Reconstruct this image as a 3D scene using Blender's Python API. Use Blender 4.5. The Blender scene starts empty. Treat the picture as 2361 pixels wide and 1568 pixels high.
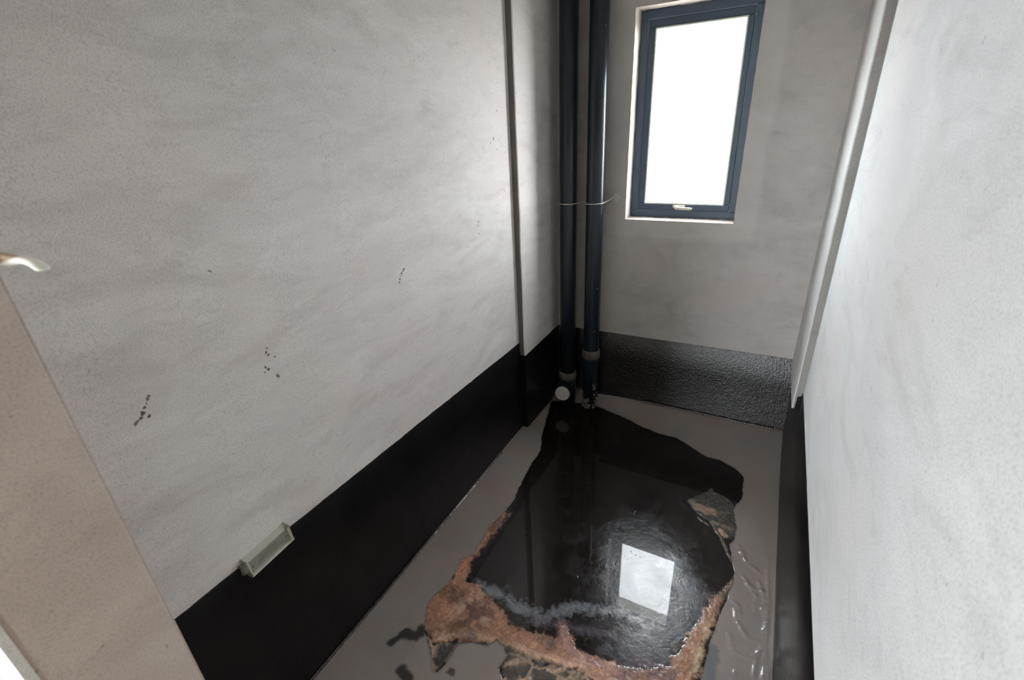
import bpy, bmesh, math, random
import numpy as np
from mathutils import Vector, Matrix
random.seed(3)
SC = bpy.context.scene
COL = SC.collection

# ------------------------------------------------------------------ camera
# room axes: x across the end wall, y towards the end wall (its face is y=0), z up
cam_d = bpy.data.cameras.new('camera')
cam = bpy.data.objects.new('camera', cam_d); COL.objects.link(cam)
cam.location = (1.3461, -3.0431, 1.8591)
cam.rotation_euler = (1.1498, 0.0452, 0.4928)
cam_d.sensor_width = 36.0
cam_d.sensor_fit = 'HORIZONTAL'
cam_d.lens = 36.0 * 1085.42 / 2361.0
cam_d.clip_start = 0.01
cam_d.dof.use_dof = True
cam_d.dof.focus_distance = 2.6
cam_d.dof.aperture_fstop = 4.0
SC.camera = cam

# ------------------------------------------------------------------ world, light, exposure
wd = bpy.data.worlds.new('overcast_sky'); SC.world = wd; wd.use_nodes = True
nt = wd.node_tree; bg = nt.nodes['Background']
bg.inputs[0].default_value = (0.90, 0.96, 1.0, 1); bg.inputs[1].default_value = 15.0
def portal(name, loc, rot, sx, sy):
    l = bpy.data.lights.new(name, 'AREA'); l.shape = 'RECTANGLE'; l.size = sx; l.size_y = sy
    l.cycles.is_portal = True
    o = bpy.data.objects.new(name, l); COL.objects.link(o); o.location = loc; o.rotation_euler = rot
    return o
portal('window_portal', (0.83, 0.24, 1.86), (-math.pi/2, 0, 0), 0.5, 1.0)
portal('hall_portal', (-0.5, -6.1, 1.3), (math.pi/2, 0, 0), 1.4, 2.6)
SC.view_settings.view_transform = 'Standard'
SC.view_settings.look = 'None'
SC.view_settings.gamma = 1.0
SC.view_settings.use_curve_mapping = False
SC.view_settings.exposure = 0.98
SC.cycles.max_bounces = 14
SC.cycles.diffuse_bounces = 10
SC.cycles.use_denoising = True
SC.cycles.caustics_reflective = False
SC.cycles.caustics_refractive = False
SC.cycles.sample_clamp_indirect = 8.0

# ---- traced outlines, in metres on the floor
OUTLINE = [(0.049, -0.16), (0.106, -0.367), (0.173, -0.603), (0.236, -0.759), (0.239, -0.927), (0.26, -1.072), (0.286, -1.221), (0.286, -1.334), (0.265, -1.466), (0.277, -1.573), (0.284, -1.661), (0.245, -1.709), (0.259, -1.786), (0.266, -1.849), (0.242, -1.937), (0.248, -1.994), (0.291, -2.064), (0.341, -2.113), (0.382, -2.143), (0.432, -2.195), (0.455, -2.198), (0.467, -2.149), (0.466, -2.071), (0.518, -2.035), (0.582, -2.017), (0.603, -1.982), (0.649, -1.99), (0.678, -2.024), (0.667, -2.076), (0.705, -2.108), (0.771, -2.194), (0.996, -2.199), (1.234, -2.078), (1.364, -1.83), (1.381, -1.736), (1.389, -1.619), (1.401, -1.511), (1.421, -1.413), (1.442, -1.271), (1.444, -1.206), (1.42, -1.108), (1.409, -1.04), (1.426, -1.001), (1.427, -0.906), (1.397, -0.784), (1.436, -0.674), (1.433, -0.477), (1.394, -0.431), (1.289, -0.367), (1.219, -0.376), (1.127, -0.321), (1.005, -0.248), (0.89, -0.247), (0.765, -0.219), (0.658, -0.167), (0.552, -0.134), (0.462, -0.11), (0.405, -0.09), (0.269, -0.097), (0.135, -0.122)]
FLOORSPOTS=[([(0.217, -2.188), (0.242, -2.134), (0.295, -2.128), (0.297, -2.085)], 0.018, (22, 20, 20)), ([(0.325, -2.26), (0.373, -2.278), (0.39, -2.324)], 0.02, (20, 18, 20)), ([(0.506, -2.175), (0.518, -2.176)], 0.012, (48, 44, 40)), ([(1.399, -1.637), (1.399, -1.76)], 0.03, (104, 104, 108))]  # dark spots; the last entry is a sheen painted on in grey
RIDGES=[[(1.58, -1.062), (1.593, -1.332), (1.592, -1.501), (1.603, -1.658), (1.605, -1.774)], [(1.456, -1.065), (1.499, -1.129), (1.547, -1.159)], [(1.443, -1.027), (1.477, -1.078)], [(1.501, -1.245), (1.545, -1.297), (1.537, -1.37)], [(1.461, -1.397), (1.479, -1.454), (1.517, -1.519), (1.565, -1.515), (1.585, -1.423), (1.57, -1.343)], [(1.453, -1.53), (1.475, -1.599), (1.538, -1.605), (1.57, -1.551)], [(1.557, -1.667), (1.561, -1.593), (1.58, -1.507)], [(1.587, -1.666), (1.588, -1.542)], [(1.487, -1.215), (1.535, -1.266), (1.569, -1.261)], [(1.497, -1.662), (1.485, -1.704)], [(1.546, -1.211), (1.574, -1.295), (1.588, -1.379)], [(1.451, -1.367), (1.473, -1.379), (1.49, -1.427)]]
FILM=[
  ('line','violet film',[(0.332, -1.764), (0.311, -1.587), (0.309, -1.341)],0.03,(40, 36, 42),0.02,0.02,0.8),
  ('line','violet film right',[(1.1, -0.757), (1.316, -0.976), (1.417, -1.165)],0.05,(28, 22, 25),0.04,0.03,0.7),
  ('poly','haze',[(1.028, -1.82), (1.06, -1.681), (1.223, -1.6), (1.282, -1.311), (1.369, -1.393), (1.326, -1.59), (1.259, -1.779), (1.118, -1.885)],0,(80, 80, 86),0.06,0.06,0.8),
  ('line','haze2',[(1.188, -1.277), (1.263, -1.421), (1.252, -1.564)],0.05,(84, 88, 96),0.05,0.06,0.7),
  ('line','scum',[(0.392, -1.8), (0.526, -1.789), (0.63, -1.816), (0.737, -1.819), (0.85, -1.696), (0.977, -1.66), (1.049, -1.643), (1.162, -1.651)],0.022,(112, 116, 122),0.025,0.05,0.85),
  ('line','scum2',[(0.704, -1.836), (0.885, -1.789), (1.043, -1.752)],0.02,(70, 62, 72),0.02,0.03,0.7),
  ('line','scum3',[(0.848, -1.185), (0.867, -1.318), (0.905, -1.47), (1.003, -1.62)],0.02,(60, 66, 76),0.03,0.05,0.25),
  ('line','scum4',[(0.868, -1.175), (0.98, -1.071), (1.177, -1.167)],0.012,(70, 80, 92),0.03,0.04,0.25),
  ('poly','rust',[(0.286, -1.334), (0.26, -1.458), (0.272, -1.566), (0.243, -1.704), (0.263, -1.845), (0.223, -1.954), (0.287, -2.065), (0.373, -2.111), (0.469, -2.059), (0.59, -2.013), (0.651, -1.993), (0.81, -1.976), (0.946, -1.945), (1.078, -1.974), (1.35, -1.837), (1.353, -1.657), (1.404, -1.51), (1.374, -1.436), (1.323, -1.571), (1.256, -1.762), (1.124, -1.847), (1.008, -1.868), (0.918, -1.874), (0.832, -1.794), (0.842, -1.873), (0.744, -1.877), (0.641, -1.917), (0.566, -1.86), (0.392, -1.8), (0.336, -1.807), (0.293, -1.714), (0.304, -1.597), (0.309, -1.341)],0,(160, 110, 78),0.012,0.035,1),
  ('line','darkrust',[(0.425, -1.906), (0.518, -1.929), (0.457, -1.867)],0.03,(92, 60, 50),0.04,0.05,0.8),
  ('line','rust orange',[(0.27, -1.725), (0.308, -1.892), (0.318, -2.006)],0.02,(178, 118, 82),0.03,0.03,0.7),
  ('line','pale edge',[(0.382, -2.092), (0.475, -2.019), (0.578, -1.993), (0.653, -1.978), (0.788, -1.969), (0.925, -1.938)],0.014,(196, 158, 128),0.015,0.02,0.85),
  ('line','pink swirl',[(0.828, -1.807), (0.872, -1.878), (0.983, -1.899), (1.081, -1.877)],0.018,(158, 112, 104),0.02,0.02,0.8),
  ('line','violet low',[(1.118, -1.885), (1.165, -1.808), (1.266, -1.811)],0.035,(92, 76, 86),0.03,0.04,0.7),
  ('poly','olive tail',[(0.369, -2.129), (0.39, -2.103), (0.465, -2.069), (0.465, -2.14), (0.458, -2.196), (0.426, -2.188)],0,(62, 58, 52),0.008,0.012,1),
  ('line','tail rim',[(0.341, -2.113), (0.393, -2.137), (0.41, -2.177), (0.445, -2.199), (0.45, -2.185)],0.006,(176, 140, 116),0.006,0.01,0.9),
  ('line','tail rim2',[(0.466, -2.061), (0.47, -2.108), (0.467, -2.149)],0.007,(150, 128, 112),0.006,0.01,0.8),
  ('poly','olive cells',[(0.657, -2.005), (0.81, -1.976), (0.946, -1.945), (1.078, -1.974), (0.986, -2.176), (0.771, -2.194), (0.691, -2.101)],0,(72, 64, 56),0.02,0.03,1),
  ('poly','olive right',[(1.175, -0.806), (1.276, -0.666), (1.362, -0.71), (1.415, -0.74), (1.431, -0.904), (1.426, -1.01), (1.377, -1.003), (1.31, -0.93), (1.231, -0.896)],0,(70, 66, 58),0.015,0.02,1),
  ('line','beige a',[(1.198, -0.818), (1.217, -0.852)],0.014,(132, 120, 102),0.01,0.015,0.9),
  ('line','beige b',[(1.262, -0.867), (1.299, -0.842)],0.014,(164, 138, 118),0.01,0.015,0.9),
  ('line','beige c',[(1.247, -0.916), (1.3, -0.957)],0.006,(128, 104, 90),0.006,0.01,0.9),
  ('line','beige d',[(1.356, -0.963), (1.385, -0.997)],0.012,(186, 150, 128),0.008,0.01,0.95),
  ('line','dark tip',[(1.391, -1.024), (1.421, -1.0)],0.014,(16, 22, 24),0.008,0.01,1),
  ('line','rim r1',[(1.441, -1.259), (1.422, -1.355), (1.389, -1.411)],0.014,(156, 120, 90),0.01,0.03,0.85),
  ('line','rim r2',[(1.395, -1.391), (1.372, -1.526), (1.351, -1.619), (1.349, -1.734), (1.321, -1.851)],0.022,(168, 120, 88),0.015,0.04,0.8),
  ('line','rim r3',[(1.354, -1.767), (1.356, -1.675), (1.382, -1.552)],0.012,(190, 166, 130),0.01,0.03,0.8),
  ('line','rim dark',[(1.452, -1.12), (1.453, -1.266), (1.427, -1.41), (1.403, -1.531), (1.39, -1.638)],0.007,(34, 40, 36),0.008,0.02,0.8),
  ('line','rim top pale',[(1.31, -0.93), (1.398, -1.066), (1.439, -1.154)],0.006,(120, 106, 92),0.006,0.01,0.8),
]
TAPE = [(0.495, -2.84, 1.731), (0.545, -2.84, 1.741), (0.585, -2.84, 1.747), (0.61, -2.84, 1.745), (0.622, -2.84, 1.741), (0.632, -2.84, 1.738)]
TAPE2 = [(0.46, -2.84, 1.738), (0.503, -2.84, 1.743), (0.533, -2.84, 1.746), (0.563, -2.84, 1.746)]

# ------------------------------------------------------------------ small helpers
def srgb(r, g, b):
    f = lambda c: (c/255/12.92) if c/255 <= 0.04045 else ((c/255+0.055)/1.055)**2.4
    return (f(r), f(g), f(b))

class NT:
    def __init__(s, name):
        s.m = bpy.data.materials.new(name); s.m.use_nodes = True
        s.t = s.m.node_tree; s.b = s.t.nodes['Principled BSDF']
        s.co = s.t.nodes.new('ShaderNodeTexCoord').outputs['Object']
    def n(s, kind, **kw):
        nd = s.t.nodes.new('ShaderNode' + kind)
        for k, v in kw.items():
            if isinstance(v, bpy.types.NodeSocket): s.t.links.new(v, nd.inputs[k])
            elif k in nd.inputs: nd.inputs[k].default_value = v
            else: setattr(nd, k, v)
        return nd
    def L(s, a, b): s.t.links.new(a, b)
    def mapped(s, scale=(1, 1, 1), rot=(0, 0, 0), loc=(0, 0, 0)):
        m = s.t.nodes.new('ShaderNodeMapping'); s.L(s.co, m.inputs[0])
        m.inputs['Scale'].default_value = scale; m.inputs['Rotation'].default_value = rot; m.inputs['Location'].default_value = loc
        return m.outputs[0]
    def noise(s, scale, detail=4, rough=0.55, dist=0.0, vec=None):
        nd = s.t.nodes.new('ShaderNodeTexNoise'); s.L(vec or s.co, nd.inputs['Vector'])
        nd.inputs['Scale'].default_value = scale; nd.inputs['Detail'].default_value = detail
        nd.inputs['Roughness'].default_value = rough; nd.inputs['Distortion'].default_value = dist
        return nd.outputs['Fac']
    def rng(s, v, a, b, c=0.0, d=1.0):
        nd = s.t.nodes.new('ShaderNodeMapRange'); s.L(v, nd.inputs[0])
        for i, x in enumerate((a, b, c, d)): nd.inputs[i+1].default_value = x
        return nd.outputs[0]
    def math(s, op, a, b=0.0):
        nd = s.t.nodes.new('ShaderNodeMath'); nd.operation = op
        for i, x in enumerate((a, b)):
            if isinstance(x, bpy.types.NodeSocket): s.L(x, nd.inputs[i])
            else: nd.inputs[i].default_value = x
        return nd.outputs[0]
    def mix(s, f, a, b, blend='MIX'):
        nd = s.t.nodes.new('ShaderNodeMix'); nd.data_type = 'RGBA'; nd.blend_type = blend
        for sock, x in ((nd.inputs[0], f), (nd.inputs[6], a), (nd.inputs[7], b)):
            if isinstance(x, bpy.types.NodeSocket): s.L(x, sock)
            elif isinstance(x, tuple): sock.default_value = (*x[:3], 1)
            else: sock.default_value = x
        return nd.outputs[2]
    def bump(s, h, strength, dist, prev=None):
        nd = s.t.nodes.new('ShaderNodeBump'); s.L(h, nd.inputs['Height'])
        nd.inputs['Strength'].default_value = strength; nd.inputs['Distance'].default_value = dist
        if prev is not None: s.L(prev, nd.inputs['Normal'])
        return nd.outputs[0]
    def set(s, **kw):
        for k, v in kw.items():
            k = k.replace('_', ' ')
            if isinstance(v, bpy.types.NodeSocket): s.L(v, s.b.inputs[k])
            elif isinstance(v, tuple): s.b.inputs[k].default_value = (*v[:3], 1)
            else: s.b.inputs[k].default_value = v
        return s.m

def plaster(name, light, dark, streak_rot=(0, 0, 0), streak=(1, 1, 1), contrast=1.0, rough=0.75, patch=False, spec=0.4, smudge=1.0):
    s = NT(name)
    v = s.mapped(streak, streak_rot)
    a = s.noise(2.0, 5, 0.6, 0.5, v)
    b = s.noise(7.5, 6, 0.65, 0.8, v)
    f = s.math('ADD', s.math('MULTIPLY', a, 0.6), s.math('MULTIPLY', b, 0.4))
    col = s.mix(s.rng(f, 0.5-0.18/contrast, 0.5+0.18/contrast), dark, light)
    # reddish brown clouds and grey-green clouds of the cement
    w = s.noise(1.6, 3, 0.5, 0.0, s.mapped((1, 1, 1), (0, 0, 0), (4, 7, 2)))
    col = s.mix(s.rng(w, 0.42, 0.68, 0, 0.55), col, tuple(c*k for c, k in zip(light, (0.93, 0.84, 0.82))))
    sx0 = s.noise(2.6, 5, 0.62, 1.6, s.mapped((1, 0.6, 1.5), (0.35, 0.2, 0), (2, 9, 4)))
    col = s.mix(s.rng(sx0, 0.52, 0.70, 0, 0.24*smudge), col, tuple(c*k for c, k in zip(dark, (0.62, 0.56, 0.54))))
    sx1 = s.noise(9, 4, 0.6, 0.9, s.mapped((1, 0.5, 1.6), (0.5, 0.1, 0), (7, 1, 3)))
    col = s.mix(s.rng(sx1, 0.56, 0.68, 0, 0.12*smudge), col, tuple(c*k for c, k in zip(dark, (0.6, 0.54, 0.52))))
    # sandy speckle
    g = s.noise(260, 2, 0.5)
    col = s.mix(s.rng(g, 0.35, 0.65, 0, 1), col, (1.0, 1.0, 1.0), 'MIX') if False else s.mix(s.rng(g, 0.30, 0.55, 0.24, 0), col, (0.10, 0.09, 0.085))
    sp = s.noise(38, 3, 0.6, 0, s.mapped((1, 1, 1), (0, 0, 0), (1, 3, 5)))
    col = s.mix(s.rng(sp, 0.70, 0.76, 0, 0.45), col, (0.13, 0.10, 0.085))
    if patch:
        # paler skim coat troweled round the window opening
        sx = s.t.nodes.new('ShaderNodeSeparateXYZ'); s.L(s.co, sx.inputs[0])
        wob = s.math('MULTIPLY', s.math('SUBTRACT', s.noise(6, 3), 0.5), 0.08)
        dx = s.math('SUBTRACT', s.math('ABSOLUTE', s.math('SUBTRACT', sx.outputs[0], 0.83)), 0.43)
        dz = s.math('SUBTRACT', s.math('ABSOLUTE', s.math('SUBTRACT', sx.outputs[2], 1.87)), 0.68)
        dd = s.math('ADD', s.math('MAXIMUM', dx, dz), wob)
        col = s.mix(s.rng(dd, -0.015, 0.015, 0.24, 0), col, tuple(min(1, c*1.22) for c in light))
    n = s.bump(s.noise(9, 4, 0.5, 0.3, v), 0.12, 0.01)
    n = s.bump(s.noise(170, 3, 0.6), 0.25, 0.002, n)
    return s.set(Base_Color=col, Roughness=s.rng(b, 0.35, 0.65, rough-0.08, rough+0.08), Normal=n, Specular_IOR_Level=spec)

P_LEFT = plaster('grey_cement_plaster', srgb(232, 228, 225), srgb(202, 196, 193), (0.45, 0, 0), (1, 0.55, 1.6))
P_BACK = plaster('end_wall_plaster', srgb(204, 200, 196), srgb(174, 170, 166), (0, 0.3, 0), (0.8, 1, 1.3), patch=True)
P_RIGHT = plaster('right_wall_plaster', srgb(222, 224, 224), srgb(202, 204, 205), (0.3, 0, 0), (1, 0.7, 1.2), 0.8, rough=0.8, spec=0.2)
P_COL = plaster('pilaster_plaster', srgb(208, 208, 206), srgb(190, 190, 188))
P_SHADE = plaster('left_front_painted_shade', srgb(120, 115, 109), srgb(104, 99, 94))
P_SHADE2 = plaster('right_front_painted_shade', srgb(152, 149, 145), srgb(136, 133, 129))
P_JAMB = plaster('jamb_plaster', srgb(202, 190, 182), srgb(178, 165, 157), (0.2, 0, 0), (1, 1, 1))
P_REVEAL = plaster('pale_reveal_plaster', srgb(214, 206, 198), srgb(182, 172, 164))
P_HALL = plaster('hall_plaster', srgb(226, 226, 222), srgb(214, 214, 210))

def membrane(name, bs, bd, spec, r0, r1):
    s = NT(name)
    a = s.noise(5, 4); sp = s.noise(420, 2, 0.6)
    col = s.mix(s.rng(a, 0.35, 0.7), (0.0035, 0.0032, 0.0035), (0.008, 0.0065, 0.0065))
    n = s.bump(s.noise(bs, 3, 0.6), 1.0, bd)
    n = s.bump(s.noise(16, 3, 0.5), 0.3, 0.006, n)
    return s.set(Base_Color=col, Roughness=s.rng(sp, 0.3, 0.7, r0, r1), Normal=n, Specular_IOR_Level=spec)
M_MEM = membrane('black_waterproofing_membrane', 120, 0.0009, 0.3, 0.28, 0.42)
M_MEMB = membrane('stippled_waterproofing_membrane', 105, 0.0032, 1.0, 0.12, 0.22)

def simple(name, col, rough=0.5, metal=0.0, bump=0.0, bscale=60, var=0.15, spec=0.5, coat=0.0):
    s = NT(name)
    a = s.noise(12, 4)
    c = s.mix(s.rng(a, 0.3, 0.7), tuple(x*(1-var) for x in col), tuple(min(1, x*(1+var)) for x in col))
    kw = dict(Base_Color=c, Roughness=rough, Metallic=metal, Specular_IOR_Level=spec, Coat_Weight=coat)
    if bump: kw['Normal'] = s.bump(s.noise(bscale, 4, 0.6), bump, 0.003)
    return s.set(**kw)
M_PIPE = simple('black_pvc', (0.009, 0.016, 0.024), 0.28, var=0.2)
M_DIRT = simple('dried_mortar', srgb(118, 110, 100), 0.9, bump=0.6, bscale=120, var=0.5)
M_RING = simple('mortar_smeared_ring', srgb(100, 95, 86), 0.75, bump=0.5, bscale=90, var=0.5)
M_CAP = simple('white_plastic_cap', srgb(214, 208, 202), 0.45, var=0.03)
M_WIRE = simple('pale_binding_wire', srgb(205, 196, 184), 0.45, var=0.1)
M_FRAME = simple('slate_blue_aluminium', srgb(68, 84, 102), 0.42, 0.0, var=0.08)
M_BEAD = simple('silver_glazing_bead', srgb(206, 214, 200), 0.35, 0.2, var=0.05)
M_HANDLE = simple('silver_handle', srgb(206, 204, 190), 0.35, 0.25, var=0.05)
M_SPOT = simple('mud_speck', srgb(132, 112, 100), 0.9, var=0.4)
M_BOX = simple('dusty_white_plastic', srgb(196, 194, 182), 0.5, var=0.08)
M_BOXFACE = simple('grey_dusted_plastic', srgb(150, 147, 136), 0.65, var=0.12)
M_PRINT = simple('faded_print', srgb(112, 110, 102), 0.7)
M_TAN = simple('tan_tape', srgb(196, 172, 146), 0.6, var=0.05)
M_TAPE = simple('white_tape', srgb(236, 232, 224), 0.5, var=0.04)
M_SLAB = simple('exterior_white_render', srgb(225, 225, 222), 0.8)
M_GROUND = simple('exterior_concrete', srgb(170, 168, 162), 0.9, bump=0.3)
M_HFLOOR = simple('hall_screed', srgb(176, 172, 166), 0.6, bump=0.3)

def glass():
    m = bpy.data.materials.new('window_glass'); m.use_nodes = True; t = m.node_tree
    t.nodes.remove(t.nodes['Principled BSDF'])
    tr = t.nodes.new('ShaderNodeBsdfTransparent'); gl = t.nodes.new('ShaderNodeBsdfGlossy'); gl.inputs['Roughness'].default_value = 0.01
    fr = t.nodes.new('ShaderNodeValue'); fr.outputs[0].default_value = 0.05
    mx = t.nodes.new('ShaderNodeMixShader')
    t.links.new(fr.outputs[0], mx.inputs[0]); t.links.new(tr.outputs[0], mx.inputs[1]); t.links.new(gl.outputs[0], mx.inputs[2])
    t.links.new(mx.outputs[0], t.nodes['Material Output'].inputs[0])
    return m
M_GLASS = glass()

def new_obj(name, bm_or_me, mat, parent=None, smooth=False, kind=None, loc=None):
    if isinstance(bm_or_me, bmesh.types.BMesh):
        me = bpy.data.meshes.new(name); bmesh.ops.recalc_face_normals(bm_or_me, faces=bm_or_me.faces); bm_or_me.to_mesh(me); bm_or_me.free()
    else: me = bm_or_me
    if mat: me.materials.append(mat)
    if smooth:
        for p in me.polygons: p.use_smooth = True
    o = bpy.data.objects.new(name, me); COL.objects.link(o)
    if parent: o.parent = parent; o.matrix_parent_inverse = parent.matrix_world.inverted()
    if kind: o['kind'] = kind
    if loc: o.location = loc
    return o
def mesh(name, v, f, mat, **kw):
    me = bpy.data.meshes.new(name); me.from_pydata(v, [], f); me.update()
    return new_obj(name, me, mat, **kw)
def empty(name, loc, label, cat, group=None):
    o = bpy.data.objects.new(name, None); COL.objects.link(o); o.location = loc
    o['label'] = label; o['category'] = cat
    if group: o['group'] = group
    o.empty_display_size = 0.05
    bpy.context.view_layer.update()
    return o
def box(bm, x0, x1, y0, y1, z0, z1, bevel=0.0, seg=2):
    r = bmesh.ops.create_cube(bm, size=1.0)
    vs = r['verts']
    for v in vs:
        v.co = Vector((x0+(v.co.x+.5)*(x1-x0), y0+(v.co.y+.5)*(y1-y0), z0+(v.co.z+.5)*(z1-z0)))
    if bevel:
        es = list({e for v in vs for e in v.link_edges})
        bmesh.ops.bevel(bm, geom=es, offset=bevel, segments=seg, affect='EDGES', profile=0.5)
    return bm
def prism(bm, pts, z0, z1):
    a = [bm.verts.new((x, y, z0)) for x, y in pts]; b = [bm.verts.new((x, y, z1)) for x, y in pts]
    n = len(pts)
    bm.faces.new(a[::-1]); bm.faces.new(b)
    for i in range(n): bm.faces.new((a[i], a[(i+1) % n], b[(i+1) % n], b[i]))
    return bm
def tube(bm, path, r, n=24, cap=True, radii=None):
    rings = []; up = Vector((0.13, 0.2, 1)).normalized()
    P = [Vector(p) for p in path]
    for i, p in enumerate(P):
        d = (P[min(i+1, len(P)-1)]-P[max(i-1, 0)]).normalized()
        u = d.cross(up)
        if u.length < 0.25: u = d.cross(Vector((1, 0.1, 0)))
        u.normalize()
        if rings and u.dot(pu) < 0: u = -u
        pu = u
        w = d.cross(u).normalized(); rr = radii[i] if radii else r
        rings.append([bm.verts.new(p+(u*math.cos(t)+w*math.sin(t))*rr) for t in [2*math.pi*k/n for k in range(n)]])
    for a, b in zip(rings, rings[1:]):
        for k in range(n): bm.faces.new((a[k], a[(k+1) % n], b[(k+1) % n], b[k]))
    if cap: bm.faces.new(rings[0][::-1]); bm.faces.new(rings[-1])
    return bm
def lathe(bm, prof, cx, cy, n=48, wob=None):
    rings = []
    for i, (r, z) in enumerate(prof):
        ring = []
        for k in range(n):
            t = 2*math.pi*k/n; rr = r + (wob(t, i) if wob else 0)
            ring.append(bm.verts.new((cx+rr*math.cos(t), cy+rr*math.sin(t), z)))
        rings.append(ring)
    for a, b in zip(rings, rings[1:]):
        for k in range(n): bm.faces.new((a[k], a[(k+1) % n], b[(k+1) % n], b[k]))
    bm.faces.new(rings[0][::-1]); bm.faces.new(rings[-1])
    return bm
rs = np.random.RandomState(5)
def vnoise(x, y, scale, octaves=4, seed=0, rough=0.55):
    """value noise in -1..1 on arrays"""
    out = np.zeros_like(x); amp = 1.0; tot = 0.0
    for o in range(octaves):
        r = np.random.RandomState(seed*17+o+1); T = r.rand(256, 256)*2-1
        u = x*scale*2**o+31.7*o; v = y*scale*2**o+11.3*o
        iu = np.floor(u).astype(int); iv = np.floor(v).astype(int); fu = u-iu; fv = v-iv
        fu = fu*fu*(3-2*fu); fv = fv*fv*(3-2*fv)
        g = lambda a, b: T[a % 256, b % 256]
        out += amp*((g(iu, iv)*(1-fu)+g(iu+1, iv)*fu)*(1-fv)+(g(iu, iv+1)*(1-fu)+g(iu+1, iv+1)*fu)*fv)
        tot += amp; amp *= rough
    return out/tot
def n1(t, s=0): return float(vnoise(np.array([t*1.0]), np.array([s*3.3]), 1.0, 3, 9)[0])

# ------------------------------------------------------------------ dimensions of the room
A, B, W = 0.0398, 1.5844, 1.6202       # pilaster faces left / right, right wall
DL, DR = 0.5592, 0.5401               # how far the two pilasters come forward
YF, YO = -2.847, -3.010               # inner and outer face of the entrance wall
XJ, XK = 0.515, 1.52                  # door opening
CEIL = 2.85
ZW = -0.0871                          # level of the standing water
XL = lambda y: -0.0135*(y+DL)         # left wall, very slightly out of square
XR = lambda y: W + 0.0011*(y+DR)

# ------------------------------------------------------------------ walls, ceiling, outside
bm = bmesh.new(); prism(bm, [(XL(YF), YF), (0, -DL), (0.0, 0.2), (-0.2, 0.2), (-0.2, YF)], -0.2, CEIL)
new_obj('wall_left', bm, P_LEFT, kind='structure')
bm = bmesh.new(); prism(bm, [(XR(YF), YF), (XR(YF)+0.2, YF), (W+0.2, 0.2), (W, 0.2), (W, -DR)], -0.2, CEIL)
new_obj('wall_right', bm, P_RIGHT, kind='structure')
def pilaster(name, x0, x1, y0, edge_x, mat, zb=-0.2):
    """plastered pilaster with a slightly wavy arris and rounded corner"""
    n = 60; v = []; f = []; s = 1 if edge_x > x0 + 1e-6 else -1
    inner = x0 if s > 0 else x1
    for i in range(n+1):
        z = zb+(CEIL-zb)*i/n
        w = 0.0022*n1(z*5, edge_x)+0.001*n1(z*22, 3)
        ex = edge_x+w*s; ey = y0+0.0015*n1(z*7, 5)
        prof = [(inner, 0.0), (inner, ey), (ex-0.006*s, ey), (ex-0.002*s, ey+0.002), (ex, ey+0.006), (ex, 0.0)]
        v += [(px, py, z) for px, py in prof]
    k = 6
    for i in range(n):
        for j in range(k):
            a = i*k+j; b = i*k+(j+1) % k
            f.append((a, b, b+k, a+k))
    f.append(tuple(range(k))[::-1]); f.append(tuple(n*k+j for j in range(k)))
    me = bpy.data.meshes.new(name); me.from_pydata(v, [], f); bmm = bmesh.new(); bmm.from_mesh(me)
    o = new_obj(name, bmm, mat, kind='structure'); o.data.materials.append(P_SHADE if s > 0 else P_SHADE2)
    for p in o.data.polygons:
        if abs(p.normal.y) > 0.9: p.material_index = 1      # front face darkened, its shade painted into the plaster colour
    return o
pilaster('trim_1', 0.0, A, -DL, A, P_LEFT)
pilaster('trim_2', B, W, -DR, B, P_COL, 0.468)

WX0, WX1, WZ0, WZ1 = 0.5062, 1.1490, 1.2965, 2.4355
bm = bmesh.new()
for a in ((0, WX0, -0.2, CEIL), (WX1, W, -0.2, CEIL), (WX0, WX1, -0.2, WZ0), (WX0, WX1, WZ1, CEIL)):
    box(bm, a[0], a[1], 0.0, 0.24, a[2], a[3])
new_obj('wall_back', bm, P_BACK, kind='structure')
# entrance wall: two cheeks and a lintel around the doorless opening
bm = bmesh.new(); prism(bm, [(-0.2, YO), (XJ, YO), (XJ, YF), (-0.2, YF)], -0.2, CEIL)
bmesh.ops.bevel(bm, geom=[e for e in bm.edges if all(abs(v.co.x-XJ) < 1e-5 for v in e.verts) and abs(e.verts[0].co.z-e.verts[1].co.z) > 1], offset=0.006, segments=3, affect='EDGES')
new_obj('wall_front', bm, P_JAMB, kind='structure')
bm = bmesh.new(); box(bm, XK, 1.82, YO, YF, -0.2, CEIL); box(bm, XJ, XK, YO, YF, 2.25, CEIL)
new_obj('wall_front_side', bm, P_JAMB, kind='structure')
bm = bmesh.new(); box(bm, -0.2, 1.82, YF, 0.24, CEIL, CEIL+0.15); new_obj('ceiling', bm, P_COL, kind='structure')
# hall behind the photographer, lit through its own window
bm = bmesh.new()
box(bm, -2.0, -1.85, -6.25, YO, -0.2, CEIL); box(bm, 3.4, 3.55, -6.25, YO, -0.2, CEIL)
new_obj('wall_hall_sides', bm, P_HALL, kind='structure')
bm = bmesh.new(); box(bm, -2.0, -0.2, YO, YO+0.1, -0.2, CEIL); box(bm, 1.82, 3.55, YO, YO+0.1, -0.2, CEIL)
box(bm, -2.0, XJ-0.003, YO-0.012, YO, -0.2, CEIL); box(bm, XK+0.003, 3.55, YO-0.012, YO, -0.2, CEIL)
new_obj('wall_hall_inner', bm, P_HALL, kind='structure')
bm = bmesh.new()
for a in ((-2.0, -1.2, -0.2, CEIL), (0.2, 3.55, -0.2, CEIL), (-1.2, 0.2, -0.2, 0.0), (-1.2, 0.2, 2.6, CEIL)):
    box(bm, a[0], a[1], -6.25, -6.1, a[2], a[3])
new_obj('wall_hall_outer', bm, P_HALL, kind='structure')
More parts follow.
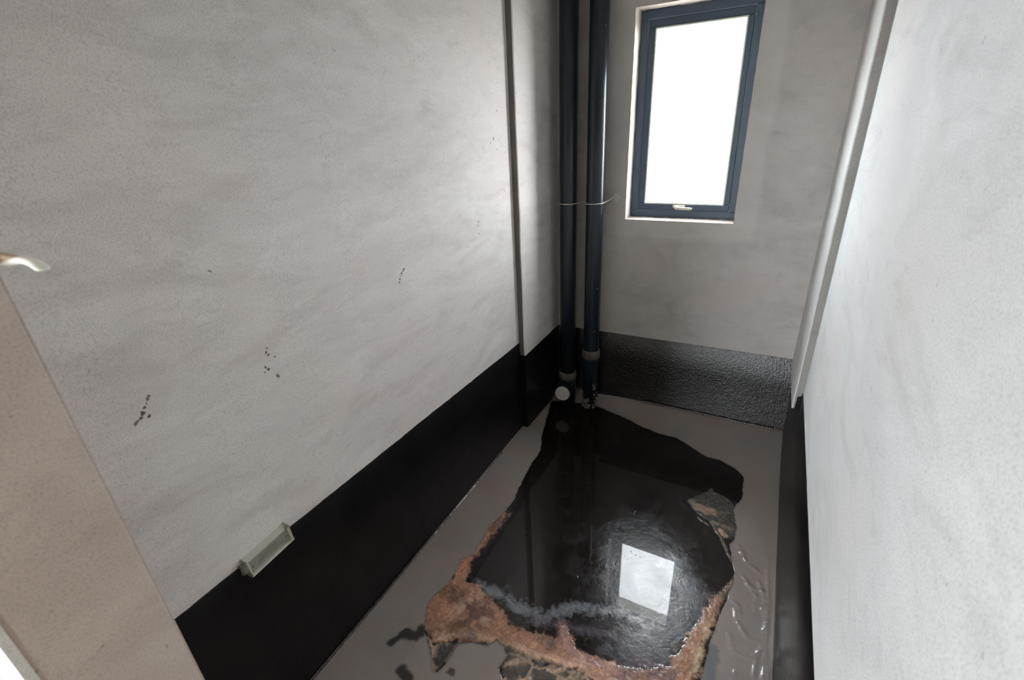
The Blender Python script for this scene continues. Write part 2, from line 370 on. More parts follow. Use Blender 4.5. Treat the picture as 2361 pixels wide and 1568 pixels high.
bm = bmesh.new(); box(bm, -2.0, 3.55, -6.25, YF, CEIL, CEIL+0.15); new_obj('ceiling_hall', bm, P_HALL, kind='structure')
bm = bmesh.new(); box(bm, -2.0, 3.55, -6.25, YF, -0.2, 0.0); new_obj('floor_hall', bm, M_HFLOOR, kind='structure')
# outside: eave over the window, far ground
bm = bmesh.new(); box(bm, -2.5, 4.0, 0.24, 0.62, 2.78, 2.95); new_obj('trim_3', bm, M_SLAB, kind='structure')
bm = bmesh.new(); box(bm, -40, 40, -40, 40, -3.4, -3.2); new_obj('ground', bm, M_GROUND, kind='structure')

# ------------------------------------------------------------------ floor: screed dished towards the middle, silt over membrane
OUT = np.array(OUTLINE)
def poly_sd(px, py, poly, closed=True):
    P = np.array(poly); n = len(P); d = np.full(px.shape, 1e9); inside = np.zeros(px.shape, bool)
    for i in range(n if closed else n-1):
        a = P[i]; b = P[(i+1) % n]; e = b-a; wx = px-a[0]; wy = py-a[1]
        t = np.clip((wx*e[0]+wy*e[1])/max(e@e, 1e-12), 0, 1)
        d = np.minimum(d, (wx-e[0]*t)**2+(wy-e[1]*t)**2)
        if closed:
            c = ((a[1] > py) != (b[1] > py))
            with np.errstate(divide='ignore', invalid='ignore'):
                xi = (b[0]-a[0])*(py-a[1])/(b[1]-a[1]+1e-15)+a[0]
            inside ^= c & (px < xi)
    d = np.sqrt(d)
    return np.where(inside, -d, d) if closed else d
def sm(x, a, b):
    t = np.clip((x-a)/(b-a), 0, 1); return t*t*(3-2*t)
def grid(x0, x1, y0, y1, st):
    nx = int(round((x1-x0)/st)); ny = int(round((y1-y0)/st))
    X, Y = np.meshgrid(np.linspace(x0, x1, nx+1), np.linspace(y0, y1, ny+1))
    return X, Y, nx, ny
def grid_faces(nx, ny):
    i = np.arange(ny)[:, None]*(nx+1)+np.arange(nx)[None, :]
    return np.stack([i, i+1, i+nx+2, i+nx+1], -1).reshape(-1, 4)
def quick_mesh(name, V, F):
    me = bpy.data.meshes.new(name)
    me.vertices.add(len(V)); me.vertices.foreach_set('co', V.astype(np.float32).ravel())
    me.loops.add(F.size); me.loops.foreach_set('vertex_index', F.astype(np.int32).ravel())
    me.polygons.add(len(F)); me.polygons.foreach_set('loop_start', np.arange(0, F.size, 4, dtype=np.int32))
    try: me.polygons.foreach_set('loop_total', np.full(len(F), 4, np.int32))
    except Exception: pass
    me.polygons.foreach_set('use_smooth', np.ones(len(F), bool))
    me.update(calc_edges=True); me.validate()
    return me
def color_attr(me, name, C):
    a = me.color_attributes.new(name, 'FLOAT_COLOR', 'POINT')
    a.data.foreach_set('color', np.concatenate([C, np.ones((len(C), 1))], 1).astype(np.float32).ravel())
def float_attr(me, name, v):
    a = me.attributes.new(name, 'FLOAT', 'POINT'); a.data.foreach_set('value', v.astype(np.float32).ravel())

def edge_sd(X, Y):
    """distance to the pool edge, with the small frayed wobble of the real one"""
    return poly_sd(X, Y, OUT)+0.006*vnoise(X, Y, 22, 4, 1)+0.002*vnoise(X, Y, 120, 2, 2)
X, Y, nx, ny = grid(0.0, 1.64, YF-0.0, 0.0, 0.0065)
fx, fy = X.ravel(), Y.ravel()
sd = edge_sd(fx, fy)
dw = (-fy).clip(0.0)
d = sd.clip(0)
H = ZW+(0-ZW)*(d/(d+dw+1e-4))**1.4
H2 = H.reshape(X.shape).copy()
for _ in range(40):
    Pd = np.pad(H2, 1, mode='edge'); H2 = (Pd[1:-1, 1:-1]*2+Pd[:-2, 1:-1]+Pd[2:, 1:-1]+Pd[1:-1, :-2]+Pd[1:-1, 2:])/6
w2 = sm(d, 0.004, 0.02); H = H*(1-w2)+H2.ravel()*w2
H += 0.0005*vnoise(fx, fy, 7, 3, 3)*sm(d, 0, 0.03)
ins = sd < 0
H = np.where(ins, ZW-0.02*sm(-sd, 0, 0.03)-0.0005, H+0.0008*sm(d, 0, 0.006))
for r in RIDGES:                                     # dried ripple rims in the silt, right of the pool
    dd = poly_sd(fx+0.006*vnoise(fx, fy, 25, 2, 4), fy+0.006*vnoise(fx, fy, 25, 2, 5), r, closed=False)
    H += 0.0035*np.exp(-(dd/0.006)**2)*(0.6+0.6*vnoise(fx, fy, 60, 2, 6))
C = np.tile(np.array(srgb(148, 137, 131)), (len(fx), 1))
def blend(C, w, col): return C*(1-w[:, None])+np.array(col)[None]*w[:, None]
C = blend(C, 0.6*sm(vnoise(fx, fy, 2.2, 4, 7), -0.2, 0.5), srgb(132, 115, 106))
C = blend(C, 0.35*sm(vnoise(fx, fy, 5, 4, 8), 0.0, 0.5), srgb(126, 121, 117))
for pts, r, c in FLOORSPOTS:
    dd = poly_sd(fx, fy, pts, closed=False)+0.016*vnoise(fx, fy, 30, 4, 9)
    C = blend(C, 0.9*(1-sm(dd, r-0.006, r+0.006)), srgb(*c))
C = blend(C, 0.5*(1-sm(sd, 0.0, 0.012)), srgb(58, 50, 44))   # damp line round the pool
me = quick_mesh('floor', np.stack([fx, fy, H], 1), grid_faces(nx, ny))
color_attr(me, 'silt', C)
float_attr(me, 'wet', sm(fx+0.03*vnoise(fx, fy, 9, 3, 12), 1.40, 1.47)*sm(-fy, 0.75, 1.05)+0.5*sm(-fy+0.05*vnoise(fx, fy, 6, 3, 13), 1.95, 2.1)*sm(fx, 0.3, 0.5))
s = NT('silt_over_membrane')
at = s.n('Attribute', attribute_name='silt')
g = s.noise(300, 2, 0.5)
col = s.mix(s.rng(g, 0.3, 0.7, 0.0, 0.25), at.outputs['Color'], (0.05, 0.042, 0.038))
n = s.bump(s.noise(7, 3, 0.5, 0.5), 0.05, 0.01); n = s.bump(s.noise(90, 3, 0.5), 0.12, 0.001, n)
m = s.set(Base_Color=col, Roughness=s.rng(s.noise(6, 4), 0.3, 0.7, 0.38, 0.55), Normal=n, Specular_IOR_Level=0.35, Coat_Weight=s.rng(s.n('Attribute', attribute_name='wet').outputs['Fac'], 0, 1, 0.0, 0.5), Coat_Roughness=0.08)
new_obj('floor', me, m, kind='structure')
bm = bmesh.new(); box(bm, -0.2, 1.82, YO, 0.24, -0.5, -0.2); new_obj('floor_slab', bm, M_GROUND, kind='structure')

# ------------------------------------------------------------------ puddle
ST = 0.0036
X, Y, nx, ny = grid(0.02, 1.48, -2.23, -0.06, ST)
px, py = X.ravel(), Y.ravel()
sdp = edge_sd(px, py)
C = np.tile(np.array(srgb(26, 19, 16)), (len(px), 1))
C = blend(C, 0.7*sm(vnoise(px, py, 3.2, 5, 21), -0.1, 0.6), srgb(14, 12, 14))
wx = px+0.03*vnoise(px, py, 6, 4, 22); wy = py+0.03*vnoise(px, py, 6, 4, 23)   # swirled coordinates
fine = vnoise(wx, wy, 34, 5, 24, 0.65); fine2 = vnoise(px, py, 90, 3, 25, 0.6)
rust = np.zeros(len(px)); scum = np.zeros(len(px)); solid = np.zeros(len(px))
for kind, nm, pts, r, c, soft, amp, st in FILM:
    big = nm in ('rust', 'olive cells')
    qx, qy = (px+0.010*vnoise(px, py, 14, 4, 26), py+0.010*vnoise(px, py, 14, 4, 27)) if big or kind == 'poly' else (px+0.014*vnoise(px, py, 12, 4, 28), py+0.014*vnoise(px, py, 12, 4, 29))
    dd = poly_sd(qx, qy, pts, closed=(kind == 'poly'))-(r if kind == 'line' else 0)+amp*(fine*0.8+fine2*0.3)
    w = st*(1-sm(dd, -soft, soft))
    C = blend(C, w, srgb(*c))
    if nm in ('rust', 'rust orange', 'darkrust', 'pale edge', 'pink swirl', 'olive tail', 'tail rim', 'tail rim2', 'olive cells', 'olive right', 'beige a', 'beige b', 'beige c', 'beige d', 'rim r1', 'rim r2', 'rim r3', 'rim top pale'): rust = np.maximum(rust, w)
    elif 'scum' in nm or 'haze' in nm: scum = np.maximum(scum, w)
# network of pale bubble rims in the olive zone at the near side
cells = rs.rand(160, 2)*np.array([0.75, 0.42])+np.array([0.62, -2.24])
d1 = np.full(len(px), 9.0); d2 = np.full(len(px), 9.0)
sel = (py < -1.8)
for c in cells[:70]:
    dd = np.hypot(px[sel]+0.012*fine[sel]-c[0], py[sel]+0.012*fine2[sel]-c[1])
    a = d1[sel]; b = d2[sel]; d2[sel] = np.where(dd < a, a, np.minimum(b, dd)); d1[sel] = np.minimum(a, dd)
oc = next(f for f in FILM if f[1] == 'olive cells')
wz = 1-sm(poly_sd(px, py, oc[2])+0.01*fine, -0.01, 0.015)
wc = wz*(1-sm(np.abs(d2-d1), 0.004, 0.016))*(0.6+0.4*fine)
C = blend(C, np.clip(wc, 0, 0.9), srgb(186, 152, 124))
# mottling
C = C*(1+0.22*fine[:, None]*(0.3+rust[:, None]))*(1+0.12*fine2[:, None]*rust[:, None])
C = blend(C, 0.55*rust*sm(vnoise(wx, wy, 13, 4, 41), 0.12, 0.5), srgb(196, 158, 128))
C = C*(1-0.5*rust[:, None]*sm(vnoise(wx, wy, 9, 4, 31), 0.05, 0.5)[:, None])
C = C.clip(0.002, 1)
Z = np.full(len(px), ZW)+0.0014*sm(-sdp, -0.004, 0.004)*0
Z += np.where(rust > 0.4, 0.0012+0.0022*fine*sm(rust, 0.4, 0.9)+0.0012*fine2, 0)*sm(rust, 0.4, 0.7)
F = grid_faces(nx, ny)
keep = (sdp[F].max(1) < 0.0035)
isr = keep & (rust[F].mean(1) > 0.5)
isw = keep & ~isr
def sub(name, sel, dz=0.0):
    f = F[sel]; u, inv = np.unique(f, return_inverse=True)
    me = quick_mesh(name, np.stack([px[u], py[u], Z[u]+dz], 1), inv.reshape(-1, 4))
    color_attr(me, 'film', C[u]); float_attr(me, 'rust', rust[u]); float_attr(me, 'scum', scum[u])
    return me
def pool_mat(name, rusty):
    s = NT(name)
    at = s.n('Attribute', attribute_name='film'); sc = s.n('Attribute', attribute_name='scum')
    a = s.noise(55, 5, 0.65, 1.0); b = s.noise(150, 4, 0.6, 0.4)
    dark = s.n('HueSaturation', Color=at.outputs['Color'], Value=0.6, Saturation=0.92)
    lite = s.n('HueSaturation', Color=at.outputs['Color'], Value=1.35, Saturation=0.88)
    col = s.mix(s.rng(a, 0.38, 0.62), dark.outputs[0], lite.outputs[0])
    col = s.mix(s.rng(b, 0.35, 0.65, 0, 0.35), col, at.outputs['Color'])
    if rusty:
        n = s.bump(s.noise(60, 5, 0.7, 0.8), 0.5, 0.006)
        return s.set(Base_Color=col, Roughness=0.5, Specular_IOR_Level=0.4, Coat_Weight=0.35, Coat_Roughness=0.22, Normal=n)
    # oily skin under a still, clear surface
    n = s.bump(s.noise(26, 4, 0.6, 1.2), 0.20, 0.004)
    n = s.bump(b, 0.16, 0.0012, n)
    sp = s.noise(8, 4, 0.6, 1.0)
    s.set(Base_Color=col, Roughness=s.rng(sp, 0.3, 0.7, 0.12, 0.3), Normal=n, Specular_IOR_Level=s.rng(sc.outputs['Fac'], 0, 0.8, 0.16, 0.5),
          Coat_Weight=1.0, Coat_IOR=1.32, Coat_Roughness=0.0)
    fn = s.bump(s.noise(3.5, 2, 0.4), 0.012, 0.01)
    s.L(fn, s.b.inputs['Coat Normal'])
    return s.m
pud = empty('puddle', (0.85, -1.2, ZW), 'black pool of standing water with rusty scum along its near edge on the dished floor', 'puddle')
new_obj('water', sub('water', isw), pool_mat('murky_water', False), parent=pud)
o = new_obj('rust_sediment', sub('rust_sediment', isr, 0.0006), pool_mat('rusty_sediment', True), parent=pud, kind='stuff')
o['label'] = 'orange-brown and olive sediment floating at the pool edge'
# small bubbles on the scum
bm = bmesh.new(); r2 = random.Random(8)
for bx, by in [(1.02, -1.30), (0.96, -1.46), (0.93, -1.40), (0.97, -1.35), (0.985, -1.30), (0.84, -1.88), (0.93, -1.03), (1.25, -1.62), (0.79, -1.55), (1.08, -1.98), (1.16, -1.93), (1.33, -1.5)]:
    for k in range(2):
        r = bmesh.ops.create_icosphere(bm, subdivisions=2, radius=r2.uniform(0.0016, 0.0034))
        q = Vector((bx+r2.uniform(-.012, .012), by+r2.uniform(-.012, .012), ZW+0.0008))
        for v in r['verts']: v.co = Vector((v.co.x, v.co.y, v.co.z*0.7))+q
new_obj('bubbles', bm, simple('bubble_film', (0.35, 0.36, 0.38), 0.05, coat=1.0), parent=pud, smooth=True, kind='stuff')

# ------------------------------------------------------------------ black membrane upstands with a cove at the foot
def upstand(name, rows, topw=0.0025, mat=None):
    """rows: list of (wall point, foot point, top z, foot z); lofts a thin upstand with a cove"""
    v = []; f = []; k = 0
    for i, ((wx_, wy_), (gx, gy), h, zf) in enumerate(rows):
        wpt = Vector((wx_, wy_)); g = Vector((gx, gy)); dirv = (g-wpt); L_ = dirv.length; dirv.normalize()
        t = 0.0035; hc = zf+0.016
        h += topw*n1(i*0.35, wx_)+0.0012*n1(i*1.7, wy_)
        prof = [(-0.004, h), (t*0.6, h), (t, h-0.002), (t, 0.5*h+0.05), (t, hc)]
        for q in range(1, 7):
            a = q/6*math.pi/2
            rc = min(0.016, L_-t); prof.append((t+rc*(1-math.cos(a)), zf+(hc-zf)*(1-math.sin(a))))
        prof.append((L_+0.002, zf-0.006)); prof.append((-0.004, zf-0.03))
        v += [(wpt.x+dirv.x*a, wpt.y+dirv.y*a, b) for a, b in prof]; k = len(prof)
    for i in range(len(rows)-1):
        for j in range(k):
            a = i*k+j; b = i*k+(j+1) % k; f.append((a, b, b+k, a+k))
    f.append(tuple(range(k))); f.append(tuple((len(rows)-1)*k+j for j in range(k))[::-1])
    me = bpy.data.meshes.new(name); me.from_pydata(v, [], f)
    bmm = bmesh.new(); bmm.from_mesh(me)
    o = new_obj(name, bmm, mat or M_MEM, kind='structure')
    md = o.modifiers.new('es', 'EDGE_SPLIT'); md.split_angle = math.radians(50)
    for p in o.data.polygons: p.use_smooth = True
    return o
rows = []
for i in range(121):
    y = YF+(-DL-0.0035-YF)*i/120; t = (y+2.2)/(-DL+2.2)
    rows.append(((XL(y), y), (XL(y)+0.008, y), 0.6196+(0.5718-0.6196)*t, -0.105))
upstand('baseboard_left', rows)
rows = [((A, y), (A+0.008, y), 0.4814+(0.4935-0.4814)*i/24, -0.105) for i in range(25) for y in [-DL-0.0035+(DL+0.0035)*i/24]]
upstand('baseboard_left_pilaster', rows)
rows = [((x, 0.0), (x, -0.010), 0.4935+(0.5046-0.4935)*i/60, -0.02) for i in range(61) for x in [A+(W-A)*i/60]]
upstand('baseboard_back', rows, mat=M_MEMB)
rows = [((W, y), (W-0.006, y), 0.4675, -0.105) for i in range(25) for y in [-DR*i/24]]
upstand('baseboard_right_recess', rows, 0)
rows = [((XR(y), y), (XR(y)-0.006, y), 0.5654, -0.105) for i in range(101) for y in [-DR+(YF+DR)*i/100]]
upstand('baseboard_right', rows)
# strip of membrane on the face of the right pilaster, ragged where the brush stopped
bm = bmesh.new(); top = []
for i in range(13):
    x = B+(W-B)*i/12; z = 0.4705 if i < 5 else 0.535+0.004*i/3+0.006*n1(i*1.3, 2)
    top.append((x, z))
vf = [bm.verts.new((x, -DR-0.0035, z)) for x, z in top]; vb = [bm.verts.new((x, -DR+0.003, z)) for x, z in top]
bf = [bm.verts.new((x, -DR-0.0035, 0.466)) for x, z in top]
for i in range(12):
    bm.faces.new((bf[i], bf[i+1], vf[i+1], vf[i])); bm.faces.new((vf[i], vf[i+1], vb[i+1], vb[i]))
new_obj('baseboard_right_return', bm, M_MEM, kind='structure')
bm = bmesh.new(); box(bm, 0.0, A+0.003, -DL-0.004, -DL+0.002, -0.11, 0.485, 0.001); new_obj('baseboard_left_return', bm, M_MEM, kind='structure')

# glossy beads of membrane left along the foot of the upstands
M_WET = simple('glossy_bead', (0.05, 0.045, 0.042), 0.12, bump=0.3, bscale=60, coat=1.0)
def bead(name, pts, r, jit, parent):
    bm = bmesh.new()
    tube(bm, pts, r, 10, True, [r*max(0.3, 1+jit*n1(i*0.9, r*900)+jit*0.6*n1(i*2.3, 5)) for i in range(len(pts))])
    return new_obj(name, bm, M_WET, parent=bpy.data.objects[parent], smooth=True)
bead('wet_bead', [(XL(y)+0.011, y, ZW+0.004) for y in np.linspace(-2.6, -0.75, 220)], 0.0055, 0.35, 'baseboard_left')
bead('wet_bead', [(x, -0.012+0.004*n1(x*20, 8), -0.003) for x in np.linspace(0.72, 1.565, 180)], 0.0065, 0.75, 'baseboard_back')

# ------------------------------------------------------------------ window
YW = 0.115
win = empty('window_1', (0.83, YW, WZ0), 'narrow slate-framed awning window in the end wall, white with daylight', 'window')
win['kind'] = 'structure'
def frame_mesh(x0, x1, z0, z1, t, y0, y1, bev=0.003):
    bm = bmesh.new()
    for a in ((x0, x1, z0, z0+t), (x0, x1, z1-t, z1), (x0, x0+t, z0+t, z1-t), (x1-t, x1, z0+t, z1-t)):
        box(bm, a[0], a[1], y0, y1, a[2], a[3], bev, 1)
    return bm
new_obj('frame', frame_mesh(WX0+.001, WX1-.001, WZ0+.001, WZ1-.001, 0.046, YW, YW+0.075), M_FRAME, parent=win)
GX0, GX1, GZ0, GZ1 = 0.600, 1.064, 1.388, 2.3385
sash = new_obj('sash', frame_mesh(WX0+0.049, WX1-0.049, WZ0+0.049, WZ1-0.049, 0.040, YW+0.010, YW+0.066), M_FRAME, parent=win)
new_obj('glazing_bead', frame_mesh(GX0-0.007, GX1+0.007, GZ0-0.007, GZ1+0.007, 0.009, YW+0.004, YW+0.03, 0.002), M_BEAD, parent=sash)
bm = bmesh.new(); box(bm, GX0, GX1, YW+0.032, YW+0.038, GZ0, GZ1); new_obj('pane', bm, M_GLASS, parent=sash)
h = empty('handle', (0.83, YW, 1.36), '', 'x'); del h['label']; del h['category']; h.parent = sash; h.matrix_parent_inverse = sash.matrix_world.inverted()
bpy.data.objects.remove(h)
bm = bmesh.new()
box(bm, 0.775, 0.85, YW-0.004, YW+0.012, 1.363, 1.379, 0.004)           # plate
box(bm, 0.790, 0.815, YW-0.034, YW, 1.359, 1.375, 0.006)               # neck
tube(bm, [(0.800, YW-0.034, 1.366), (0.83, YW-0.040, 1.365), (0.875, YW-0.041, 1.363), (0.897, YW-0.037, 1.362)], 0.008, 12, True, [0.009, 0.008, 0.0085, 0.007])
new_obj('handle', bm, M_HANDLE, parent=sash, smooth=False)
# pale plaster reveal lining, uneven inner edge that laps on to the frame
bm = bmesh.new()
def lining(axis, c, a0, a1, sgn):
    n = 46; prev = None
    for i in range(n+1):
        t = a0+(a1-a0)*i/n
        lap = max(0, 0.003+0.005*n1(i*0.35, c)+0.016*max(0, n1(i*0.6, c+2)-0.3))
        th = 0.003+0.0015*n1(i*0.8, c+1)
        ring = []
        for (yy, dd) in ((-0.0015, 0.0), (-0.0015, th), (YW-0.012, th), (YW-0.0015, lap), (YW-0.0005, 0.0)):
            ring.append(bm.verts.new((c+sgn*dd, yy, t) if axis == 'x' else (t, yy, c+sgn*dd)))
        if prev:
            for q in range(5): bm.faces.new((prev[q], prev[(q+1) % 5], ring[(q+1) % 5], ring[q]))
        prev = ring
lining('x', WX0, WZ0, WZ1, 1); lining('x', WX1, WZ0, WZ1, -1); lining('z', WZ0, WX0, WX1, 1); lining('z', WZ1, WX0, WX1, -1)
new_obj('trim_4', bm, P_REVEAL, kind='structure')

# ------------------------------------------------------------------ drain pipes
def wob(seed, a): return lambda t, i: a*n1(t*3+i*0.7, seed)
p1 = empty('drain_pipe', (0.1577, -0.1, ZW), 'black drain pipe nearest the left pilaster, ending in a white-capped branch', 'pipe')
p2 = empty('drain_pipe', (0.337, -0.0973, ZW), 'black drain pipe nearest the window, its foot smeared with mortar', 'pipe')
R0 = 0.055
bm = bmesh.new(); lathe(bm, [(R0, 0.16), (R0, 0.8), (R0, 1.6), (R0, CEIL-0.01)], 0.1577, -0.1)
new_obj('pipe_wall', bm, M_PIPE, parent=p1, smooth=True)
bm = bmesh.new(); lathe(bm, [(R0, -0.10), (R0, 0.3), (R0, 1.6), (R0, CEIL-0.01)], 0.337, -0.0973)
new_obj('pipe_wall', bm, M_PIPE, parent=p2, smooth=True)
# socket rings
bm = bmesh.new(); lathe(bm, [(R0, 0.172), (0.062, 0.170), (0.064, 0.155), (0.063, 0.125), (0.059, 0.118), (0.060, 0.05), (0.061, -0.02), (0.061, -0.09)], 0.1577, -0.1, wob=wob(1, 0.0016))
new_obj('socket', bm, M_PIPE, parent=p1, smooth=True)
bm = bmesh.new(); lathe(bm, [(0.060, 0.176), (0.0665, 0.172), (0.067, 0.150), (0.066, 0.122), (0.060, 0.119)], 0.1577, -0.1, wob=wob(4, 0.0018))
new_obj('socket_ring', bm, M_RING, parent=p1, smooth=True)['label'] = 'grey mortar-smeared ring'
bm = bmesh.new(); lathe(bm, [(R0, 0.388), (0.0625, 0.386), (0.0645, 0.378), (0.0645, 0.345), (0.0605, 0.325), (R0, 0.322)], 0.337, -0.0973, wob=wob(6, 0.0012))
new_obj('socket_ring', bm, M_RING, parent=p2, smooth=True)['label'] = 'grey mortar-smeared ring'
# branch of the left tee, turned towards the door and closed with a cap
c0 = Vector((0.1577, -0.1, 0.045)); dirv = Vector((0.10, -0.94, 0.22)).normalized(); c1 = Vector((0.175, -0.25, 0.058))
bm = bmesh.new(); ax = (c1-c0)
tube(bm, [c0, c0+ax*0.55, c0+ax*0.56, c0+ax*0.93], 0.05, 40, True, [0.054, 0.054, 0.060, 0.060])
new_obj('branch', bm, M_PIPE, parent=p1, smooth=False)
bm = bmesh.new(); d_ = ax.normalized(); q = c1-d_*0.012
tube(bm, [q, c1-d_*0.002, c1], 0.054, 48, True, [0.0545, 0.0545, 0.0515])
new_obj('cap', bm, M_CAP, parent=p1)['label'] = 'round white plastic end cap'
# mortar lumps splashed at the feet
def splatter(name, pts, parent, mat, r=(0.004, 0.012), flat=0.35, axis='z', sub=1, seed=1):
    bm = bmesh.new(); R = random.Random(seed)
    for p_ in pts:
        q = bmesh.ops.create_icosphere(bm, subdivisions=sub, radius=R.uniform(*r))
        sx, sy, sz = R.uniform(0.7, 1.4), R.uniform(0.7, 1.4), R.uniform(0.7, 1.4)
        for v in q['verts']:
            j = 1+R.uniform(-0.25, 0.25)
            c = Vector((v.co.x*sx*j, v.co.y*sy*j, v.co.z*sz*j))
            if axis == 'z': c.z *= flat
            elif axis == 'x': c.x *= flat
            elif axis == 'r':
                pass
            v.co = c+Vector(p_)
    return new_obj(name, bm, mat, parent=parent, smooth=True, kind='stuff')
R = random.Random(4); pts = []
for k in range(75):
    a = R.uniform(-2.9, 0.1); z = ZW+0.005+abs(R.gauss(0, 0.045))
    pts.append((0.337+0.0555*math.cos(a), -0.0973+0.0555*math.sin(a), z))
for k in range(16): 
    a = R.uniform(-0.9, -0.5); pts.append((0.337+0.0555*math.cos(a), -0.0973+0.0555*math.sin(a), R.uniform(0, 0.13)))
splatter('mortar_splash', pts, p2, M_DIRT, (0.003, 0.009), 1, 'r')
pts = []
for k in range(40):
    a = R.uniform(-2.4, 0.6); pts.append((0.1577+0.061*math.cos(a), -0.1+0.061*math.sin(a), R.uniform(0.03, 0.13)))
splatter('mortar_splash', pts, p1, simple('thin_grey_mortar', srgb(70, 64, 58), 0.9, bump=0.4), (0.003, 0.008), 1, 'r', seed=9)
# pale drips on the window-side pipe
splatter('paint_drops', [(0.337+0.0552*math.cos(a), -0.0973+0.0552*math.sin(a), z) for a, z in ((-1.0, 1.98), (-0.6, 2.35), (-0.75, 0.9), (-0.7, 0.86), (-0.5, 1.35), (-0.9, 0.55))], p2, M_DIRT, (0.002, 0.005), 1, 'r', seed=3)

# wire loop tying both pipes back to a nail in the wall
tie = empty('binding_wire', (0.43, 0.0, 1.42), 'thin pale wire looped round both black drain pipes below the window sill height', 'wire')
path = []
for (cx_, cy_, a0, a1, z0, z1) in ((0.1577, -0.1, -3.35, 0.15, 1.405, 1.405), (0.337, -0.0973, -3.2, 0.25, 1.408, 1.412)):
    for k in range(17):
        a = a0+(a1-a0)*k/16
        path.append((cx_+0.0575*math.cos(a), cy_+0.0575*math.sin(a), z0+(z1-z0)*k/16))
    if cx_ < 0.2: path += [(0.235, -0.07, 1.406), (0.26, -0.07, 1.406)]
path += [(0.405, -0.055, 1.418), (0.425, -0.01, 1.432), (0.43, 0.002, 1.436)]
bm = bmesh.new(); tube(bm, path, 0.0026, 8); new_obj('wire_strand', bm, M_WIRE, parent=tie, smooth=True)
bm = bmesh.new(); R = random.Random(2)
ring = [bm.verts.new((0.452+0.022*(1+R.uniform(-.5, .4))*math.cos(t), -0.0015, 1.432+0.03*(1+R.uniform(-.5, .4))*math.sin(t))) for t in [k*2*math.pi/11 for k in range(11)]]
fc = bm.faces.new(ring); e = bmesh.ops.extrude_face_region(bm, geom=[fc])
for v in e['geom']:
    if isinstance(v, bmesh.types.BMVert): v.co.y = 0.001
new_obj('mortar_dab', bm, simple('grey_mortar_dab', srgb(205, 200, 192), 0.85, bump=0.4), parent=tie)

# ------------------------------------------------------------------ plastic box low on the left wall
bx = empty('wall_box', (0.02, -2.44, 0.60), 'dusty white plastic box fixed low on the left wall above the black band', 'box')
# local frame: u along the wall (towards the end wall), w up, o out of the wall
u = Vector((-0.0135, 1, 0.055)).normalized(); o_ = Vector((1, 0.0135, 0)); w_ = Vector((0, -0.06, 1)).normalized()
org = Vector((XL(-2.52)+0.0, -2.523, 0.590))
def lb(name, u0, u1, w0, w1, d0, d1, mat, parent, bev=0.002, label=None):
    bm = bmesh.new(); box(bm, 0, 1, 0, 1, 0, 1)
    for v in bm.verts:
        v.co = org+u*(u0+(u1-u0)*v.co.x)+w_*(w0+(w1-w0)*v.co.y)+o_*(d0+(d1-d0)*v.co.z)
    if bev: bmesh.ops.bevel(bm, geom=list(bm.edges), offset=bev, segments=2, affect='EDGES')
    ob = new_obj(name, bm, mat, parent=parent)
    if label: ob['label'] = label
    return ob
lb('body', 0, 0.158, 0, 0.060, 0.0, 0.028, M_BOX, bx, 0.005)
lb('face_panel', 0.008, 0.148, 0.010, 0.056, 0.026, 0.0295, M_BOXFACE, bx, 0.001, 'grey dusty front panel')
lb('rim', 0, 0.158, 0.0, 0.008, 0.024, 0.034, M_BOX, bx, 0.003)
lb('rim', 0.149, 0.158, 0.004, 0.060, 0.024, 0.034, M_BOX, bx, 0.003)
for q in (0.014, 0.140): lb('screw_hole', q-0.004, q+0.004, 0.026, 0.032, 0.029, 0.0299, M_PRINT, bx, 0)
for j in range(3): lb('printed_line', 0.03+0.004*j, 0.125-0.008*j, 0.020+0.010*j, 0.0235+0.010*j, 0.029, 0.0298, M_PRINT, bx, 0)
lb('tab', -0.014, 0.002, 0.016, 0.046, 0.0, 0.016, M_BOXFACE, bx, 0.004, 'grey fixing tab')

# ------------------------------------------------------------------ mud specks on the left wall
spots = [('mud_splash', 'cluster of brown mud specks on the left wall nearest the doorway', [(-2.595, 1.270), (-2.602, 1.262), (-2.610, 1.250), (-2.626, 1.236), (-2.618, 1.24), (-2.585, 1.285), (-2.59, 1.28), (-2.633, 1.232), (-2.60, 1.235)]),
         ('mud_splash', 'brown mud specks on the left wall above the middle of the black band', [(-2.248, 1.272), (-2.255, 1.26), (-2.25, 1.25), (-2.276, 1.202), (-2.270, 1.215), (-2.236, 1.166), (-2.24, 1.172), (-2.23, 1.235), (-2.262, 1.205)]),
         ('mud_splash', 'small reddish brown splash high on the left wall near the pilaster', [(-1.573, 1.344), (-1.58, 1.338), (-1.60, 1.322), (-1.611, 1.298), (-1.59, 1.33), (-1.605, 1.31)]),
         ('mud_splash', 'single dark mud dot in the middle of the left wall', [(-2.346, 1.547), (-2.342, 1.543)]),
         ('mud_splash', 'tiny brown flecks beside the left pilaster edge', [(-0.781, 1.799), (-0.718, 1.764), (-0.75, 1.82), (-0.962, 1.412), (-0.955, 1.43), (-0.958, 1.37), (-0.70, 1.95), (-0.66, 1.55)])]
R = random.Random(31)
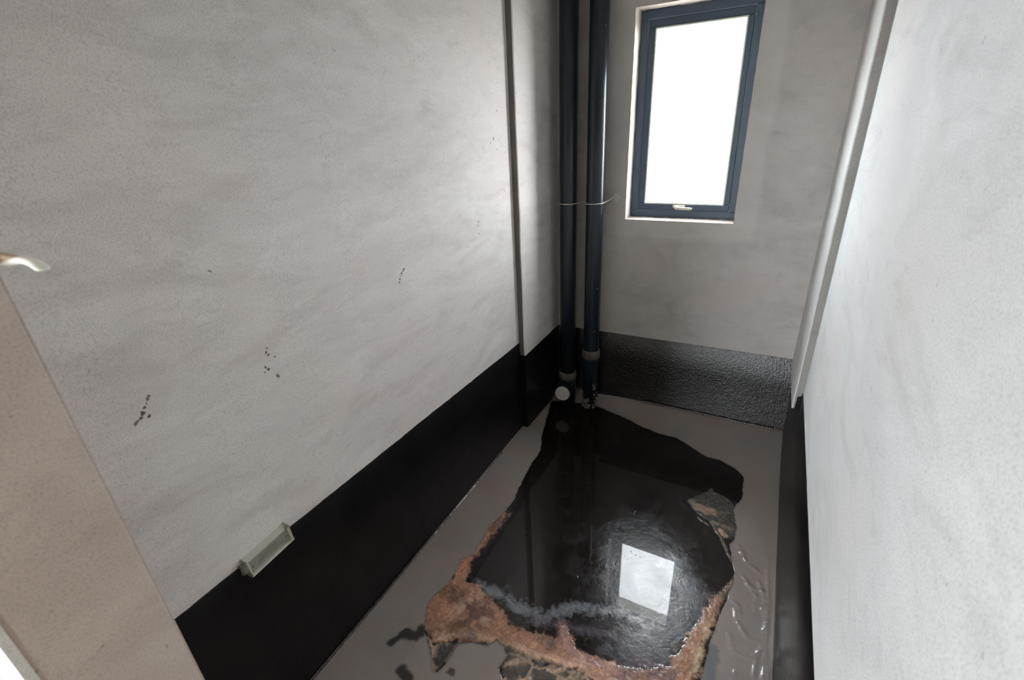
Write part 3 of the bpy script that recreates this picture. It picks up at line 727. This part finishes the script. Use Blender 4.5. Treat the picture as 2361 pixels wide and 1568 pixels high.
for k, (nm, lab, pp) in enumerate(spots):
    y0, z0 = pp[0]
    root = empty(nm, (XL(y0), y0, z0), lab, 'stain')
    for y, z in pp:
        bm = bmesh.new(); r0 = R.uniform(0.0035, 0.0075); n = 11; el = R.uniform(0.5, 1.0); rot = R.uniform(0, 3.1)
        ring = []
        for q in range(n):
            t = 2*math.pi*q/n; rr = r0*R.uniform(0.55, 1.25); a, b = rr*math.cos(t), rr*el*math.sin(t)
            ring.append((a*math.cos(rot)-b*math.sin(rot), a*math.sin(rot)+b*math.cos(rot)))
        base = [bm.verts.new((XL(y)-0.0004, y+a, z+b)) for a, b in ring]
        topv = [bm.verts.new((XL(y)+0.0007, y+a*0.75, z+b*0.75)) for a, b in ring]
        for q in range(n): bm.faces.new((base[q], base[(q+1) % n], topv[(q+1) % n], topv[q]))
        bm.faces.new(topv); bm.faces.new(base[::-1])
        new_obj('mud_speck', bm, M_SPOT, parent=root)

# ------------------------------------------------------------------ scrap of tape curling off the door jamb
tp = empty('tape_scrap', (XJ, YF, 1.75), 'curled scrap of white and tan tape sticking out from the plastered door jamb', 'tape')
def strip(name, pts, hw, mat, parent):
    bm = bmesh.new(); prev = None; n = len(pts)
    for i, p_ in enumerate(pts):
        P = Vector(p_); ww = hw[i]
        ring = [bm.verts.new(P+Vector((0.0, 0.0, ww))+Vector((0, -0.006, 0))), bm.verts.new(P+Vector((0, 0.010, 0.3*ww))), bm.verts.new(P+Vector((0, 0.006, -ww))), bm.verts.new(P+Vector((0, -0.008, -0.6*ww)))]
        if prev:
            for q in range(4): bm.faces.new((prev[q], prev[(q+1) % 4], ring[(q+1) % 4], ring[q]))
        else: bm.faces.new(ring[::-1])
        prev = ring
    bm.faces.new(prev)
    ob = new_obj(name, bm, mat, parent=parent, smooth=True)
    md = ob.modifiers.new('s', 'SUBSURF'); md.levels = 2; md.render_levels = 2
    return ob
strip('curled_end', TAPE, [0.004, 0.006, 0.0065, 0.006, 0.005, 0.002], M_TAPE, tp)
strip('stuck_end', TAPE2, [0.008, 0.010, 0.008, 0.004], M_TAN, tp)['label'] = 'tan stuck end'
